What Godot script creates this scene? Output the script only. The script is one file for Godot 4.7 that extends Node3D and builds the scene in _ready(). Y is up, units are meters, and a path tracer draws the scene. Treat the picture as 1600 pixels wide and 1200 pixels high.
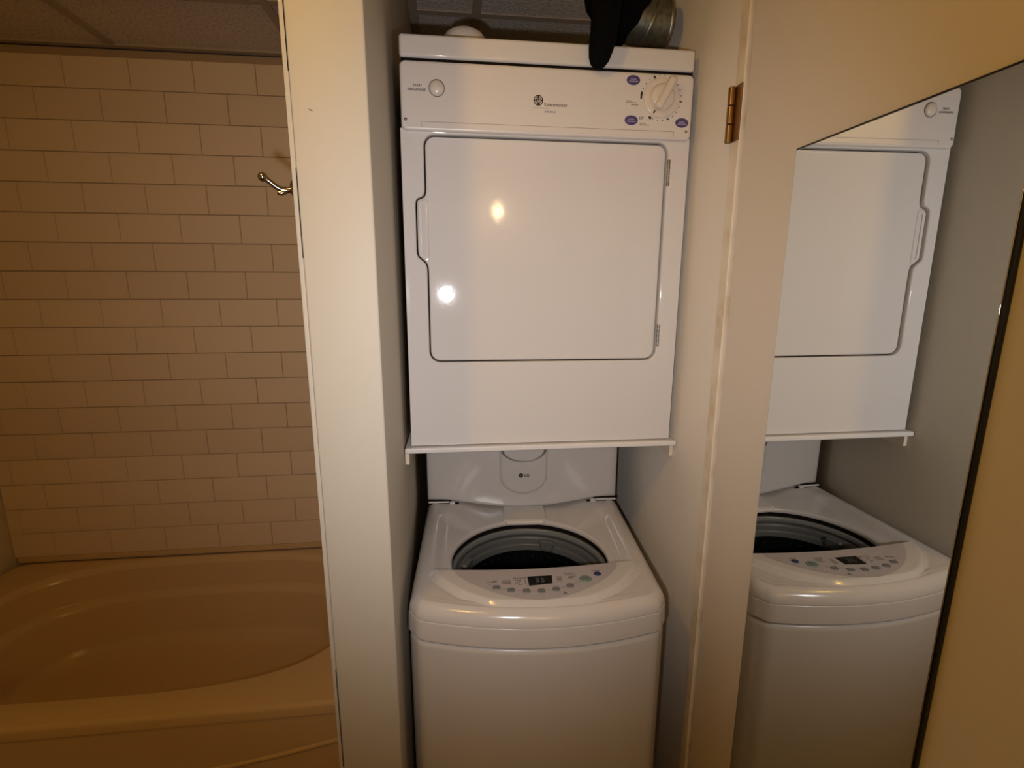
extends Node3D

# lights: colours (sRGB) and energies
const FLASH_COLOR := Color(0.987, 0.979, 1.0)
const FLASH_ENERGY := 0.605
const SCONCE_COLOR := Color(1.0, 0.84, 0.62)
const SCONCE_ENERGY := 0.05
const CEIL_COLOR := Color(1.0, 0.80, 0.38)
const CEIL_ENERGY := 0.205
const F := 1.16            # height of the dryer's base above the floor
const WC := Vector2(-0.029, -0.02)   # washer centre on the floor (x, z)

# ---------------------------------------------------------------- mesh builder
class M:
	var v := PackedVector3Array()
	var n := PackedVector3Array()
	var uv := PackedVector2Array()
	var ix := PackedInt32Array()
	var xf := Transform3D.IDENTITY

	func vert(p: Vector3, nn: Vector3, t := Vector2.ZERO) -> int:
		v.append(xf * p)
		n.append((xf.basis * nn).normalized())
		uv.append(t)
		return v.size() - 1

	func tri(a: int, b: int, c: int) -> void:
		# clockwise seen from the side the normals point to
		var g := (v[c] - v[a]).cross(v[b] - v[a])
		if g.length_squared() < 1e-18:
			return
		if g.dot(n[a] + n[b] + n[c]) < 0.0:
			ix.append_array(PackedInt32Array([a, c, b]))
		else:
			ix.append_array(PackedInt32Array([a, b, c]))

	func quad(a: int, b: int, c: int, d: int) -> void:
		tri(a, b, c)
		tri(a, c, d)

	# rows of points; smooth normals; facing: null = outwards, "in" = inwards, Vector3 = that way
	func grid(rows: Array, closed := false, facing: Variant = null) -> void:
		var nr := rows.size()
		var nc: int = rows[0].size()
		var acc := []
		var centre := Vector3.ZERO
		for r in rows:
			var a := PackedVector3Array()
			a.resize(nc)
			acc.append(a)
			for p in r:
				centre += p
		centre /= float(nr * nc)
		var side := 0.0
		var jn := nc if closed else nc - 1
		for i in nr - 1:
			for j in jn:
				var k := (j + 1) % nc
				var p00: Vector3 = rows[i][j]
				var p01: Vector3 = rows[i][k]
				var p10: Vector3 = rows[i + 1][j]
				var p11: Vector3 = rows[i + 1][k]
				var g := (p11 - p00).cross(p10 - p01)
				var mid := (p00 + p01 + p10 + p11) * 0.25
				if facing is Vector3:
					side += g.dot(facing)
				else:
					side += g.dot(mid - centre)
				acc[i][j] += g
				acc[i][k] += g
				acc[i + 1][j] += g
				acc[i + 1][k] += g
		var s := 1.0 if side >= 0.0 else -1.0
		if facing is String:
			s = -s
		var base := v.size()
		for i in nr:
			for j in nc:
				var nn: Vector3 = acc[i][j] * s
				vert(rows[i][j], nn.normalized() if nn.length() > 1e-14 else Vector3.UP, Vector2(float(j) / nc, float(i) / nr))
		for i in nr - 1:
			for j in jn:
				var k := (j + 1) % nc
				quad(base + i * nc + j, base + i * nc + k, base + (i + 1) * nc + k, base + (i + 1) * nc + j)

	# box with rounded edges: centre c, full size s, edge radius r
	func box(c: Vector3, s: Vector3, r := 0.002, seg := 1) -> void:
		var h := s * 0.5
		r = minf(r, minf(h.x, minf(h.y, h.z)) * 0.999)
		var inn := h - Vector3.ONE * r
		for ax in 3:
			var u := (ax + 1) % 3
			var w := (ax + 2) % 3
			var lu := _marks(h[u], inn[u], r, seg)
			var lw := _marks(h[w], inn[w], r, seg)
			for sg in [-1.0, 1.0]:
				var base := v.size()
				for a in lu:
					for b in lw:
						var q := Vector3.ZERO
						q[ax] = sg * h[ax]
						q[u] = a
						q[w] = b
						var core := q.clamp(-inn, inn)
						var d := (q - core).normalized()
						vert(c + core + d * r, d, Vector2(a, b))
				var m := lw.size()
				for i in lu.size() - 1:
					for j in m - 1:
						quad(base + i * m + j, base + i * m + j + 1, base + (i + 1) * m + j + 1, base + (i + 1) * m + j)

	func _marks(h: float, i: float, r: float, seg: int) -> Array:
		var out := []
		for k in seg + 1:
			out.append(-i - r * tan(PI / 4 * (1.0 - float(k) / seg)))
		for k in seg + 1:
			out.append(i + r * tan(PI / 4 * float(k) / seg))
		return out

	# a polygon in x, y swept along z: layers are [inset, z] from back to front
	func slab(poly: PackedVector2Array, layers: Array, back := true, front := true) -> void:
		var p := poly
		if Geometry2D.is_polygon_clockwise(p):
			p.reverse()
		var c := p.size()
		var en := []                         # outward edge normals
		for j in c:
			var e := (p[(j + 1) % c] - p[j]).normalized()
			en.append(Vector2(e.y, -e.x))
		var off := []
		for j in c:
			var a: Vector2 = en[(j + c - 1) % c]
			var b: Vector2 = en[j]
			off.append((a + b) / maxf(0.4, 1.0 + a.dot(b)))
		var rings := []
		for l in layers:
			var ring := PackedVector3Array()
			for j in c:
				var q: Vector2 = p[j] - off[j] * l[0]
				ring.append(Vector3(q.x, q.y, l[1]))
			rings.append(ring)
		var slope := []                      # (outward, z) normal of each band
		for i in layers.size() - 1:
			var d := Vector2(layers[i + 1][1] - layers[i][1], layers[i + 1][0] - layers[i][0]).normalized()
			slope.append(d)
		for i in slope.size():
			var lo: Vector2 = slope[i]
			var hi: Vector2 = slope[i]
			if i > 0 and slope[i - 1].dot(slope[i]) > 0.6:
				lo = (slope[i - 1] + slope[i]).normalized()
			if i < slope.size() - 1 and slope[i + 1].dot(slope[i]) > 0.6:
				hi = (slope[i + 1] + slope[i]).normalized()
			for j in c:
				var k := (j + 1) % c
				var e0: Vector2 = en[j]
				var e1: Vector2 = en[j]
				if en[(j + c - 1) % c].dot(en[j]) > 0.75:
					e0 = (en[(j + c - 1) % c] + en[j]).normalized()
				if en[k].dot(en[j]) > 0.75:
					e1 = (en[k] + en[j]).normalized()
				var a := vert(rings[i][j], Vector3(e0.x * lo.x, e0.y * lo.x, lo.y))
				var b := vert(rings[i][k], Vector3(e1.x * lo.x, e1.y * lo.x, lo.y))
				var d := vert(rings[i + 1][k], Vector3(e1.x * hi.x, e1.y * hi.x, hi.y))
				var f := vert(rings[i + 1][j], Vector3(e0.x * hi.x, e0.y * hi.x, hi.y))
				quad(a, b, d, f)
		for end in [[back, 0, Vector3(0, 0, -1)], [front, rings.size() - 1, Vector3(0, 0, 1)]]:
			if not end[0]:
				continue
			var flat := PackedVector2Array()
			var base := v.size()
			for q in rings[end[1]]:
				flat.append(Vector2(q.x, q.y))
				vert(q, end[2], Vector2(q.x, q.y))
			var t := Geometry2D.triangulate_polygon(flat)
			for k in range(0, t.size(), 3):
				tri(base + t[k], base + t[k + 1], base + t[k + 2])

	# profile of (radius, height) turned round the y axis
	func lathe(prof: Array, seg := 32, facing: Variant = null) -> void:
		var run := [prof[0]]
		var runs := []
		for i in range(1, prof.size()):
			run.append(prof[i])
			if i < prof.size() - 1:
				var a: Vector2 = (prof[i] - prof[i - 1]).normalized()
				var b: Vector2 = (prof[i + 1] - prof[i]).normalized()
				if a.dot(b) < 0.62:
					runs.append(run)
					run = [prof[i]]
		runs.append(run)
		for rr in runs:
			var rows := []
			for q in rr:
				var row := PackedVector3Array()
				for k in seg:
					var t := TAU * k / seg
					row.append(Vector3(q.x * cos(t), q.y, q.x * sin(t)))
				rows.append(row)
			var f: Variant = facing
			if rr.size() == 2 and absf(rr[0].y - rr[1].y) < 1e-6 and f == null:
				var mid := 0.0
				for q in prof:
					mid += q.y / prof.size()
				f = Vector3(0, 1 if rr[0].y > mid else -1, 0)
			grid(rows, true, f)

	# round or flattened tube along points; radii are Vector2(across, thick) per point
	func tube(path: Array, radii: Array, seg := 12, across := Vector3.ZERO) -> void:
		var rows := []
		var side := across
		for i in path.size():
			var t: Vector3 = (path[mini(i + 1, path.size() - 1)] - path[maxi(i - 1, 0)]).normalized()
			if side == Vector3.ZERO:
				side = t.cross(Vector3(0.31, 0.87, 0.38)).normalized()
			side = (side - t * side.dot(t)).normalized()
			var up := t.cross(side)
			var r: Vector2 = radii[i] if radii[i] is Vector2 else Vector2(radii[i], radii[i])
			var row := PackedVector3Array()
			for k in seg:
				var a := TAU * k / seg
				row.append(path[i] + side * cos(a) * r.x + up * sin(a) * r.y)
			rows.append(row)
		for e in [0, path.size() - 1]:
			var cap := PackedVector3Array()
			for k in seg:
				cap.append(path[e])
			if e == 0:
				rows.insert(0, cap)
			else:
				rows.append(cap)
		grid(rows, true)

	func mesh(m: Material) -> ArrayMesh:
		var a := []
		a.resize(Mesh.ARRAY_MAX)
		a[Mesh.ARRAY_VERTEX] = v
		a[Mesh.ARRAY_NORMAL] = n
		a[Mesh.ARRAY_TEX_UV] = uv
		a[Mesh.ARRAY_INDEX] = ix
		var out := ArrayMesh.new()
		out.add_surface_from_arrays(Mesh.PRIMITIVE_TRIANGLES, a)
		out.surface_set_material(0, m)
		return out

# ---------------------------------------------------------------- helpers
var taken := {}

func numbered(called: String) -> String:
	var k: int = taken.get(called, 0)
	taken[called] = k + 1
	return called if k == 0 else "%s_%03d" % [called, k]

func put(m: M, called: String, mat: Material, parent: Node = self) -> MeshInstance3D:
	var o := MeshInstance3D.new()
	o.mesh = m.mesh(mat)
	o.name = numbered(called) if parent == self else called
	o.cast_shadow = GeometryInstance3D.SHADOW_CASTING_SETTING_ON
	parent.add_child(o, true)
	return o

func tag(o: Node, label: String, category: String, group := "") -> Node:
	o.set_meta("label", label)
	o.set_meta("category", category)
	if group != "":
		o.set_meta("group", group)
	return o

func thing(called: String, label: String, category: String, at := Vector3.ZERO, group := "") -> Node3D:
	var o := Node3D.new()
	o.name = numbered(called)
	add_child(o)
	o.position = at
	tag(o, label, category, group)
	return o

func struct(m: M, called: String, mat: Material, label: String, category: String) -> MeshInstance3D:
	var o := put(m, called, mat)
	o.set_meta("kind", "structure")
	tag(o, label, category)
	return o

func bx(c: Vector3, s: Vector3, r := 0.002, seg := 1) -> M:
	var m := M.new()
	m.box(c, s, r, seg)
	return m

# box from corner to corner
func span(a: Vector3, b: Vector3, r := 0.002) -> M:
	return bx((a + b) * 0.5, (b - a).abs(), r)

func pbr(c: Color, rough := 0.5, metal := 0.0, spec := 0.5) -> StandardMaterial3D:
	var m := StandardMaterial3D.new()
	m.albedo_color = c
	m.roughness = rough
	m.metallic = metal
	m.metallic_specular = spec
	return m

func noise_tex(freq: float, seed_no: int, size := 512, normal := false, bump := 4.0, ramp: Gradient = null, octaves := 4) -> NoiseTexture2D:
	var f := FastNoiseLite.new()
	f.seed = seed_no
	f.frequency = freq
	f.fractal_octaves = octaves
	var t := NoiseTexture2D.new()
	t.width = size
	t.height = size
	t.seamless = true
	t.noise = f
	t.as_normal_map = normal
	t.bump_strength = bump
	if ramp:
		t.color_ramp = ramp
	return t

func ramp(stops: Array) -> Gradient:
	var g := Gradient.new()
	var o := PackedFloat32Array()
	var c := PackedColorArray()
	for s in stops:
		o.append(s[0])
		c.append(s[1])
	g.offsets = o
	g.colors = c
	return g

func textured(m: StandardMaterial3D, colour: Texture2D, normal: Texture2D, scale := 4.0, strength := 0.4) -> StandardMaterial3D:
	m.uv1_triplanar = true
	m.uv1_world_triplanar = true
	m.uv1_scale = Vector3.ONE * scale
	if colour:
		m.albedo_texture = colour
	if normal:
		m.normal_enabled = true
		m.normal_texture = normal
		m.normal_scale = strength
	return m

func rrect(x0: float, y0: float, x1: float, y1: float, r: float, seg := 6) -> PackedVector2Array:
	var p := PackedVector2Array()
	for c in [[x1 - r, y1 - r, 0.0], [x0 + r, y1 - r, 0.5], [x0 + r, y0 + r, 1.0], [x1 - r, y0 + r, 1.5]]:
		for k in seg + 1:
			var a: float = PI * (c[2] + 0.5 * k / seg)
			p.append(Vector2(c[0] + r * cos(a), c[1] + r * sin(a)))
	return p

func oval(c: Vector2, a: float, b: float, seg := 28) -> PackedVector2Array:
	var p := PackedVector2Array()
	for k in seg:
		p.append(c + Vector2(a * cos(TAU * k / seg), b * sin(TAU * k / seg)))
	return p

# rounds every corner of a polygon
func soften(p: PackedVector2Array, r: float) -> PackedVector2Array:
	var a := Geometry2D.offset_polygon(p, -r, Geometry2D.JOIN_ROUND)
	return Geometry2D.offset_polygon(a[0], r, Geometry2D.JOIN_ROUND)[0]

func inset(p: PackedVector2Array, d: float) -> PackedVector2Array:
	return p if d <= 0.0 else Geometry2D.offset_polygon(p, -d, Geometry2D.JOIN_ROUND)[0]

# distance from c to the outline along direction d
func reach(p: PackedVector2Array, c: Vector2, d: Vector2) -> float:
	var best := 0.0
	for j in p.size():
		var hit: Variant = Geometry2D.segment_intersects_segment(c, c + d * 5.0, p[j], p[(j + 1) % p.size()])
		if hit != null:
			best = maxf(best, c.distance_to(hit))
	return best

func text(s: String, height: float, at: Vector3, mat: Material, parent: Node, called: String, basis := Basis.IDENTITY, bold := false, stretch := 1.0) -> MeshInstance3D:
	var f := SystemFont.new()
	f.font_names = PackedStringArray(["Droid Sans"])
	if bold:
		f.font_weight = 700
	var t := TextMesh.new()
	t.text = s
	t.font = f
	t.font_size = 32
	t.pixel_size = height / 32.0 * 1.35
	t.depth = 0.0004
	t.curve_step = 2.0
	t.material = mat
	var o := MeshInstance3D.new()
	o.mesh = t
	o.name = called
	o.transform = Transform3D(basis.scaled_local(Vector3(stretch, 1, 1)), at)
	parent.add_child(o, true)
	return o

# ---------------------------------------------------------------- scene
var K := {}

func _ready() -> void:
	# camera
	var cam := Camera3D.new()
	cam.name = "camera"
	cam.rotation_order = EULER_ORDER_YXZ
	cam.rotation = Vector3(-0.2007, -0.11106, 0.0019)
	cam.position = Vector3(-0.1958, 0.36355 + F, 1.08934)
	cam.fov = rad_to_deg(2.0 * atan(600.0 / 777.49))
	cam.near = 0.02
	cam.far = 30.0
	add_child(cam)
	cam.current = true
	# environment: the room is closed, so hardly anything comes from the background
	var env := Environment.new()
	env.background_mode = Environment.BG_COLOR
	env.background_color = Color(0.02, 0.018, 0.015)
	env.tonemap_mode = Environment.TONE_MAPPER_LINEAR
	env.tonemap_exposure = 1.0
	env.sdfgi_enabled = true
	env.ssao_enabled = true
	env.ssil_enabled = true
	var we := WorldEnvironment.new()
	we.name = "environment"
	we.environment = env
	add_child(we)
	# the flash of the camera that took the photograph, just below and left of the lens
	var fl := SpotLight3D.new()
	fl.name = "camera_flash"
	fl.position = Vector3(-0.2371, 0.3143 + F, 1.09)
	fl.rotation_order = EULER_ORDER_YXZ
	fl.rotation = Vector3(-0.06, -0.09, 0)
	fl.light_color = FLASH_COLOR
	fl.light_energy = FLASH_ENERGY
	fl.spot_range = 8.0
	fl.spot_angle = 50.0
	fl.spot_angle_attenuation = 1.0
	fl.spot_attenuation = 2.0
	fl.light_size = 0.008
	fl.shadow_enabled = true
	add_child(fl)

	make_materials()
	room()
	tiled_wall()
	bathtub()
	robe_hook()
	closet_door()
	shelf()
	dryer()
	dryer_clutter()
	washer()
	lamp(Vector3(0.0877, 0.820 + F, 2.30))
	ceiling_lamp(Vector3(-0.66, F + 1.15, 0.87))

func make_materials() -> void:
	var fine := noise_tex(0.02, 3, 512, true, 3.0)
	var peel := noise_tex(0.035, 5, 512, true, 1.2, null, 2)
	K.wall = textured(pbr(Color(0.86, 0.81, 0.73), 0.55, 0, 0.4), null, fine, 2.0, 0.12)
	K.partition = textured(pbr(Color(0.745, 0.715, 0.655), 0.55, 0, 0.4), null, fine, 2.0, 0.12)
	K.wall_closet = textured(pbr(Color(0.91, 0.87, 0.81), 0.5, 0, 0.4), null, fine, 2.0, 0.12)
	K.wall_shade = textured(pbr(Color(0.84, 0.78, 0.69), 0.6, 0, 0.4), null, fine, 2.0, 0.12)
	K.door = textured(pbr(Color(0.84, 0.79, 0.72), 0.5, 0, 0.4), null, fine, 2.0, 0.1)
	var worn := ramp([[0.0, Color(0.80, 0.70, 0.57)], [0.36, Color(0.86, 0.80, 0.70)], [0.6, Color(0.89, 0.83, 0.74)], [1.0, Color(0.90, 0.85, 0.77)]])
	K.jamb = textured(pbr(Color(1, 1, 1), 0.5, 0, 0.4), noise_tex(0.012, 11, 512, false, 1, worn), fine, 1.5, 0.2)
	K.enamel = textured(pbr(Color(0.83, 0.81, 0.79), 0.055, 0, 0.42), null, peel, 5.0, 0.03)
	K.fascia = pbr(Color(0.84, 0.81, 0.78), 0.32, 0, 0.5)
	K.board = pbr(Color(0.86, 0.84, 0.82), 0.35, 0, 0.4)
	K.plastic = pbr(Color(0.84, 0.81, 0.77), 0.25, 0, 0.5)
	K.knob = pbr(Color(0.85, 0.80, 0.74), 0.25, 0, 0.5)
	K.wplastic = textured(pbr(Color(0.765, 0.74, 0.715), 0.16, 0, 0.5), null, peel, 5.0, 0.02)
	K.wsteel = textured(pbr(Color(0.765, 0.745, 0.72), 0.25, 0, 0.5), null, peel, 5.0, 0.03)
	K.panel = pbr(Color(0.66, 0.63, 0.63), 0.35, 0, 0.4)
	K.grey = pbr(Color(0.42, 0.42, 0.42), 0.35, 0, 0.5)
	K.midgrey = pbr(Color(0.50, 0.49, 0.47), 0.4, 0, 0.4)
	K.ring = pbr(Color(0.45, 0.45, 0.43), 0.35, 0, 0.4)
	K.ringlow = pbr(Color(0.34, 0.34, 0.33), 0.4, 0, 0.4)
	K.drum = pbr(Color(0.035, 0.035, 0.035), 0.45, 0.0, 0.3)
	K.dot = pbr(Color(0.20, 0.20, 0.20), 0.4)
	K.gap = pbr(Color(0.10, 0.085, 0.075), 0.8, 0, 0.1)
	K.ink = pbr(Color(0.16, 0.13, 0.11), 0.6)
	K.softink = pbr(Color(0.36, 0.32, 0.29), 0.6)
	K.violet = pbr(Color(0.29, 0.25, 0.44), 0.4)
	K.lilac = pbr(Color(0.66, 0.60, 0.72), 0.5)
	K.black = pbr(Color(0.03, 0.03, 0.033), 0.85, 0, 0.2)
	textured(K.black, null, noise_tex(0.12, 21, 256, true, 8.0), 12.0, 0.5)
	K.chrome = pbr(Color(0.72, 0.70, 0.68), 0.14, 1.0)
	K.steel = pbr(Color(0.58, 0.56, 0.53), 0.4, 1.0)
	K.brass = textured(pbr(Color(0.56, 0.44, 0.30), 0.36, 1.0), null, fine, 6.0, 0.1)
	var zinc := ramp([[0.0, Color(0.36, 0.36, 0.32)], [0.5, Color(0.46, 0.46, 0.41)], [1.0, Color(0.54, 0.53, 0.47)]])
	K.zinc = textured(pbr(Color(1, 1, 1), 0.38, 0.85), noise_tex(0.03, 31, 256, false, 1, zinc), null, 8.0)
	K.mirror = pbr(Color(0.90, 0.91, 0.90), 0.0, 1.0)
	K.edge = pbr(Color(0.05, 0.045, 0.04), 0.35)
	K.grout = pbr(Color(0.66, 0.56, 0.45), 0.9, 0, 0.2)
	K.tiles = []
	for c in [Color(0.88, 0.79, 0.68), Color(0.86, 0.77, 0.66), Color(0.89, 0.80, 0.69)]:
		K.tiles.append(pbr(c, 0.22, 0, 0.35))
	K.tub = pbr(Color(0.82, 0.70, 0.53), 0.2, 0, 0.4)
	var fiss := ramp([[0.0, Color(0.66, 0.61, 0.56)], [0.42, Color(0.82, 0.78, 0.73)], [1.0, Color(0.86, 0.82, 0.77)]])
	K.ceil = textured(pbr(Color(1, 1, 1), 0.95, 0, 0.1), noise_tex(0.05, 41, 512, false, 1, fiss), noise_tex(0.06, 42, 512, true, 6.0), 3.0, 0.5)
	K.tee = pbr(Color(0.66, 0.60, 0.53), 0.6)
	K.floor = textured(pbr(Color(0.55, 0.47, 0.38), 0.5), noise_tex(0.01, 51, 512, false, 1, ramp([[0.0, Color(0.85, 0.8, 0.75)], [1.0, Color(1, 1, 1)]])), null, 1.0)
	K.blue = pbr(Color(0.14, 0.20, 0.32), 0.35)
	K.green = pbr(Color(0.42, 0.52, 0.47), 0.4)
	K.lcd = pbr(Color(0.085, 0.065, 0.07), 0.18)
	K.segment = pbr(Color(0.30, 0.33, 0.28), 0.4)

# ---------------------------------------------------------------- the room
func room() -> void:
	struct(span(Vector3(-2.2, -0.12, -1.1), Vector3(1.7, 0.0, 2.65)), "floor", K.floor, "tan vinyl floor of the bathroom and laundry closet", "floor")
	var top := F + 1.15
	var ceil := struct(span(Vector3(-2.2, top + 0.02, -1.1), Vector3(1.7, top + 0.12, 2.65)), "ceiling", K.ceil, "grey suspended ceiling of square panels in metal tees above the dryer", "ceiling")
	# suspended panels and tees, pitch 0.61 m
	var xs := []
	for k in range(-4, 4):
		xs.append(-0.1175 + 0.61 * k)
	var zs := []
	for k in range(-1, 6):
		zs.append(-0.60 + 0.61 * k)
	for i in xs.size() - 1:
		for j in zs.size() - 1:
			var x0: float = maxf(xs[i], -2.0)
			var x1: float = minf(xs[i + 1], 1.5)
			var z0: float = maxf(zs[j], -0.955)
			var z1: float = minf(zs[j + 1], 2.45)
			if x1 - x0 > 0.04 and z1 - z0 > 0.04:
				put(span(Vector3(x0 + 0.008, top + 0.005, z0 + 0.008), Vector3(x1 - 0.008, top + 0.019, z1 - 0.008), 0.002), "ceiling_panel", K.ceil, ceil)
	for x in xs:
		if x > -2.0 and x < 1.5:
			put(span(Vector3(x - 0.013, top - 0.001, -0.95), Vector3(x + 0.013, top + 0.005, 2.45), 0.001), "tee_bar", K.tee, ceil)
	for z in zs:
		if z > -0.95 and z < 2.45:
			put(span(Vector3(-2.0, top, z - 0.013), Vector3(1.5, top + 0.0045, z + 0.013), 0.001), "tee_bar", K.tee, ceil)
	# wall angles that carry the grid along the closet and over the tub
	put(span(Vector3(-0.3175, top - 0.002, -0.95), Vector3(-0.292, top + 0.006, 0.27), 0.001), "wall_angle", K.tee, ceil)
	put(span(Vector3(0.2935, top - 0.002, -0.95), Vector3(0.3175, top + 0.006, 0.15), 0.001), "wall_angle", K.tee, ceil)
	put(span(Vector3(-1.97, top - 0.002, -0.949), Vector3(-0.436, top + 0.006, -0.925), 0.001), "wall_angle", K.tee, ceil)
	# walls
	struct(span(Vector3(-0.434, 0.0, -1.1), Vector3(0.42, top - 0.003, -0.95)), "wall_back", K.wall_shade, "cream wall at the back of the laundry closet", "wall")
	struct(span(Vector3(-2.12, 0.0, -1.1), Vector3(-1.99, top - 0.003, 2.45)), "wall_left", K.wall, "cream wall at the far end of the bathtub", "wall")
	struct(span(Vector3(0.42, 0.0, 0.04), Vector3(1.5, top - 0.003, 0.14)), "wall_right", K.wall, "cream wall behind the open mirrored door", "wall")
	struct(span(Vector3(1.5, 0.0, 0.04), Vector3(1.62, top - 0.003, 2.45)), "wall_far_right", K.wall, "cream side wall of the bathroom, out to the right", "wall")
	struct(span(Vector3(-2.12, 0.0, 2.45), Vector3(1.62, top - 0.003, 2.57)), "wall_front", K.wall, "cream wall opposite the laundry closet with the round lamp", "wall")
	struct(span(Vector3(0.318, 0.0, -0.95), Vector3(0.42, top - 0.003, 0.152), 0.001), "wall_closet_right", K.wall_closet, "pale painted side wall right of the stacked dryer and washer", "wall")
	# partition between tub and closet; its end faces the room
	var pm := M.new()
	pm.xf = Transform3D(Basis(Vector3.RIGHT, -PI / 2), Vector3.ZERO)
	# plan polygon in (x, -z)
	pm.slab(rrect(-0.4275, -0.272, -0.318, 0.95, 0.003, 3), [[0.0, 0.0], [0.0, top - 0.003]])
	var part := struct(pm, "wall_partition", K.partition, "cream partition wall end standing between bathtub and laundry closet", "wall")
	var cb := M.new()
	cb.xf = pm.xf
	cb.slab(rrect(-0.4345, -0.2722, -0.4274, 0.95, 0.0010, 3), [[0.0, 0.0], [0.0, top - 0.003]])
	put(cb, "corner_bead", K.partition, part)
	# paint scuff and open hairline cracks along the corner bead
	var sc := M.new()
	sc.tube([Vector3(-0.4034, F + 0.6105, 0.272), Vector3(-0.4005, F + 0.6095, 0.2722), Vector3(-0.3975, F + 0.6088, 0.272)], [0.0004, 0.0009, 0.0003], 6)
	put(sc, "scuff_mark", K.softink, part)
	for c in [[0.66, 0.75], [0.40, 0.53], [-0.545, -0.33]]:
		put(span(Vector3(-0.4282, F + c[0], 0.2712), Vector3(-0.4272, F + c[1], 0.2724), 0.0001), "crack", K.gap, part)
	# jamb strip of the closet opening
	var jm := struct(span(Vector3(0.3125, 0.0, 0.152), Vector3(0.42, top - 0.003, 0.1815), 0.003), "trim_1", K.jamb, "worn cream painted jamb strip beside the brass hinge", "trim")
	jm.set_meta("kind", "structure")

func tiled_wall() -> void:
	var top := F + 1.15
	var w := struct(span(Vector3(-1.99, 0.0, -1.1), Vector3(-0.434, top - 0.003, -0.9555), 0.001), "wall_tiled", K.grout, "wall of tan rectangular tiles in running bond over the bathtub", "wall")
	put(span(Vector3(-1.975, F - 0.7525, -0.9562), Vector3(-0.4355, F - 0.7290, -0.9465), 0.002), "caulk_strip", K.tub, w)
	var cache := {}
	for r in 18:
		var y0 := F - 0.73 + 0.1029 * r
		var off := -0.887 if r % 2 == 1 else -0.992
		var x := off + 0.21 * 3
		while x > -1.99:
			var a := maxf(x - 0.21, -1.988) + 0.0011
			var b := minf(x, -0.436) - 0.0011
			if b - a > 0.012:
				var pick := (r * 7 + int(round(absf(x) * 100.0))) % 3
				var key := "%d_%d" % [int(round((b - a) * 1e4)), pick]
				if not cache.has(key):
					var m := M.new()
					var hw := (b - a) * 0.5
					m.slab(PackedVector2Array([Vector2(-hw, -0.0504), Vector2(hw, -0.0504), Vector2(hw, 0.0504), Vector2(-hw, 0.0504)]), [[0.0, 0.0], [0.0, 0.0045], [0.0014, 0.0058]], false)
					cache[key] = m.mesh(K.tiles[pick])
				var o := MeshInstance3D.new()
				o.mesh = cache[key]
				o.name = "tile"
				w.add_child(o, true)
				o.position = Vector3((a + b) * 0.5, y0 + 0.0514, -0.9558)
			x -= 0.21

func bathtub() -> void:
	var rim := F - 0.75
	var c := Vector2(-1.21, -0.525)
	var t := thing("bathtub", "almond coloured bathtub below the tiled wall, left of the partition", "bathtub", Vector3(c.x, 0, c.y))
	var seg := 144
	var sup := func(a: float, b: float, e: float, y: float, dz := 0.0) -> PackedVector3Array:
		var row := PackedVector3Array()
		for k in seg:
			var th := TAU * k / seg
			var cx := cos(th)
			var sx := sin(th)
			row.append(Vector3(a * signf(cx) * pow(absf(cx), 2.0 / e), y, dz + b * signf(sx) * pow(absf(sx), 2.0 / e)))
		return row
	var A := 0.768
	var B := 0.42
	var m := M.new()
	m.grid([sup.call(A, B, 24.0, rim - 0.034), sup.call(A, B, 24.0, rim - 0.012), sup.call(A - 0.004, B - 0.004, 22.0, rim - 0.003), sup.call(A - 0.013, B - 0.013, 20.0, rim), sup.call(0.70, 0.385, 6.0, rim + 0.001, -0.012), sup.call(0.655, 0.366, 3.2, rim, -0.03), sup.call(0.645, 0.358, 3.1, rim - 0.006, -0.03), sup.call(0.637, 0.351, 3.0, rim - 0.025, -0.03)], true, Vector3.UP)
	put(m, "rim", K.tub, t)
	m = M.new()
	m.grid([sup.call(0.637, 0.351, 3.0, rim - 0.025, -0.03), sup.call(0.628, 0.345, 3.0, rim - 0.12, -0.03), sup.call(0.62, 0.338, 3.0, rim - 0.128, -0.03), sup.call(0.60, 0.322, 3.0, rim - 0.133, -0.03), sup.call(0.592, 0.315, 3.0, rim - 0.15, -0.03), sup.call(0.565, 0.30, 3.0, rim - 0.285, -0.03), sup.call(0.54, 0.28, 3.0, rim - 0.318, -0.03), sup.call(0.48, 0.22, 3.0, rim - 0.33, -0.03), sup.call(0.2, 0.1, 2.5, rim - 0.335, -0.03), sup.call(0.0, 0.0, 2.5, rim - 0.335, -0.03)], true, Vector3.UP)
	put(m, "basin", K.tub, t)
	m = M.new()
	m.box(Vector3(0, (rim - 0.03) * 0.5, B - 0.02), Vector3(A * 2 - 0.006, rim - 0.03, 0.03), 0.006, 2)
	put(m, "apron", K.tub, t)
	# arched moulding on the apron
	var path := []
	var rad := []
	for k in 41:
		var x := -0.70 + 1.4 * k / 40.0
		path.append(Vector3(x, 0.20 + 0.085 * pow(absf(x) / 0.67, 1.8), B - 0.005))
		rad.append(Vector2(0.007, 0.005))
	m = M.new()
	m.tube(path, rad, 10, Vector3.UP)
	put(m, "moulding", K.tub, t)

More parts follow.
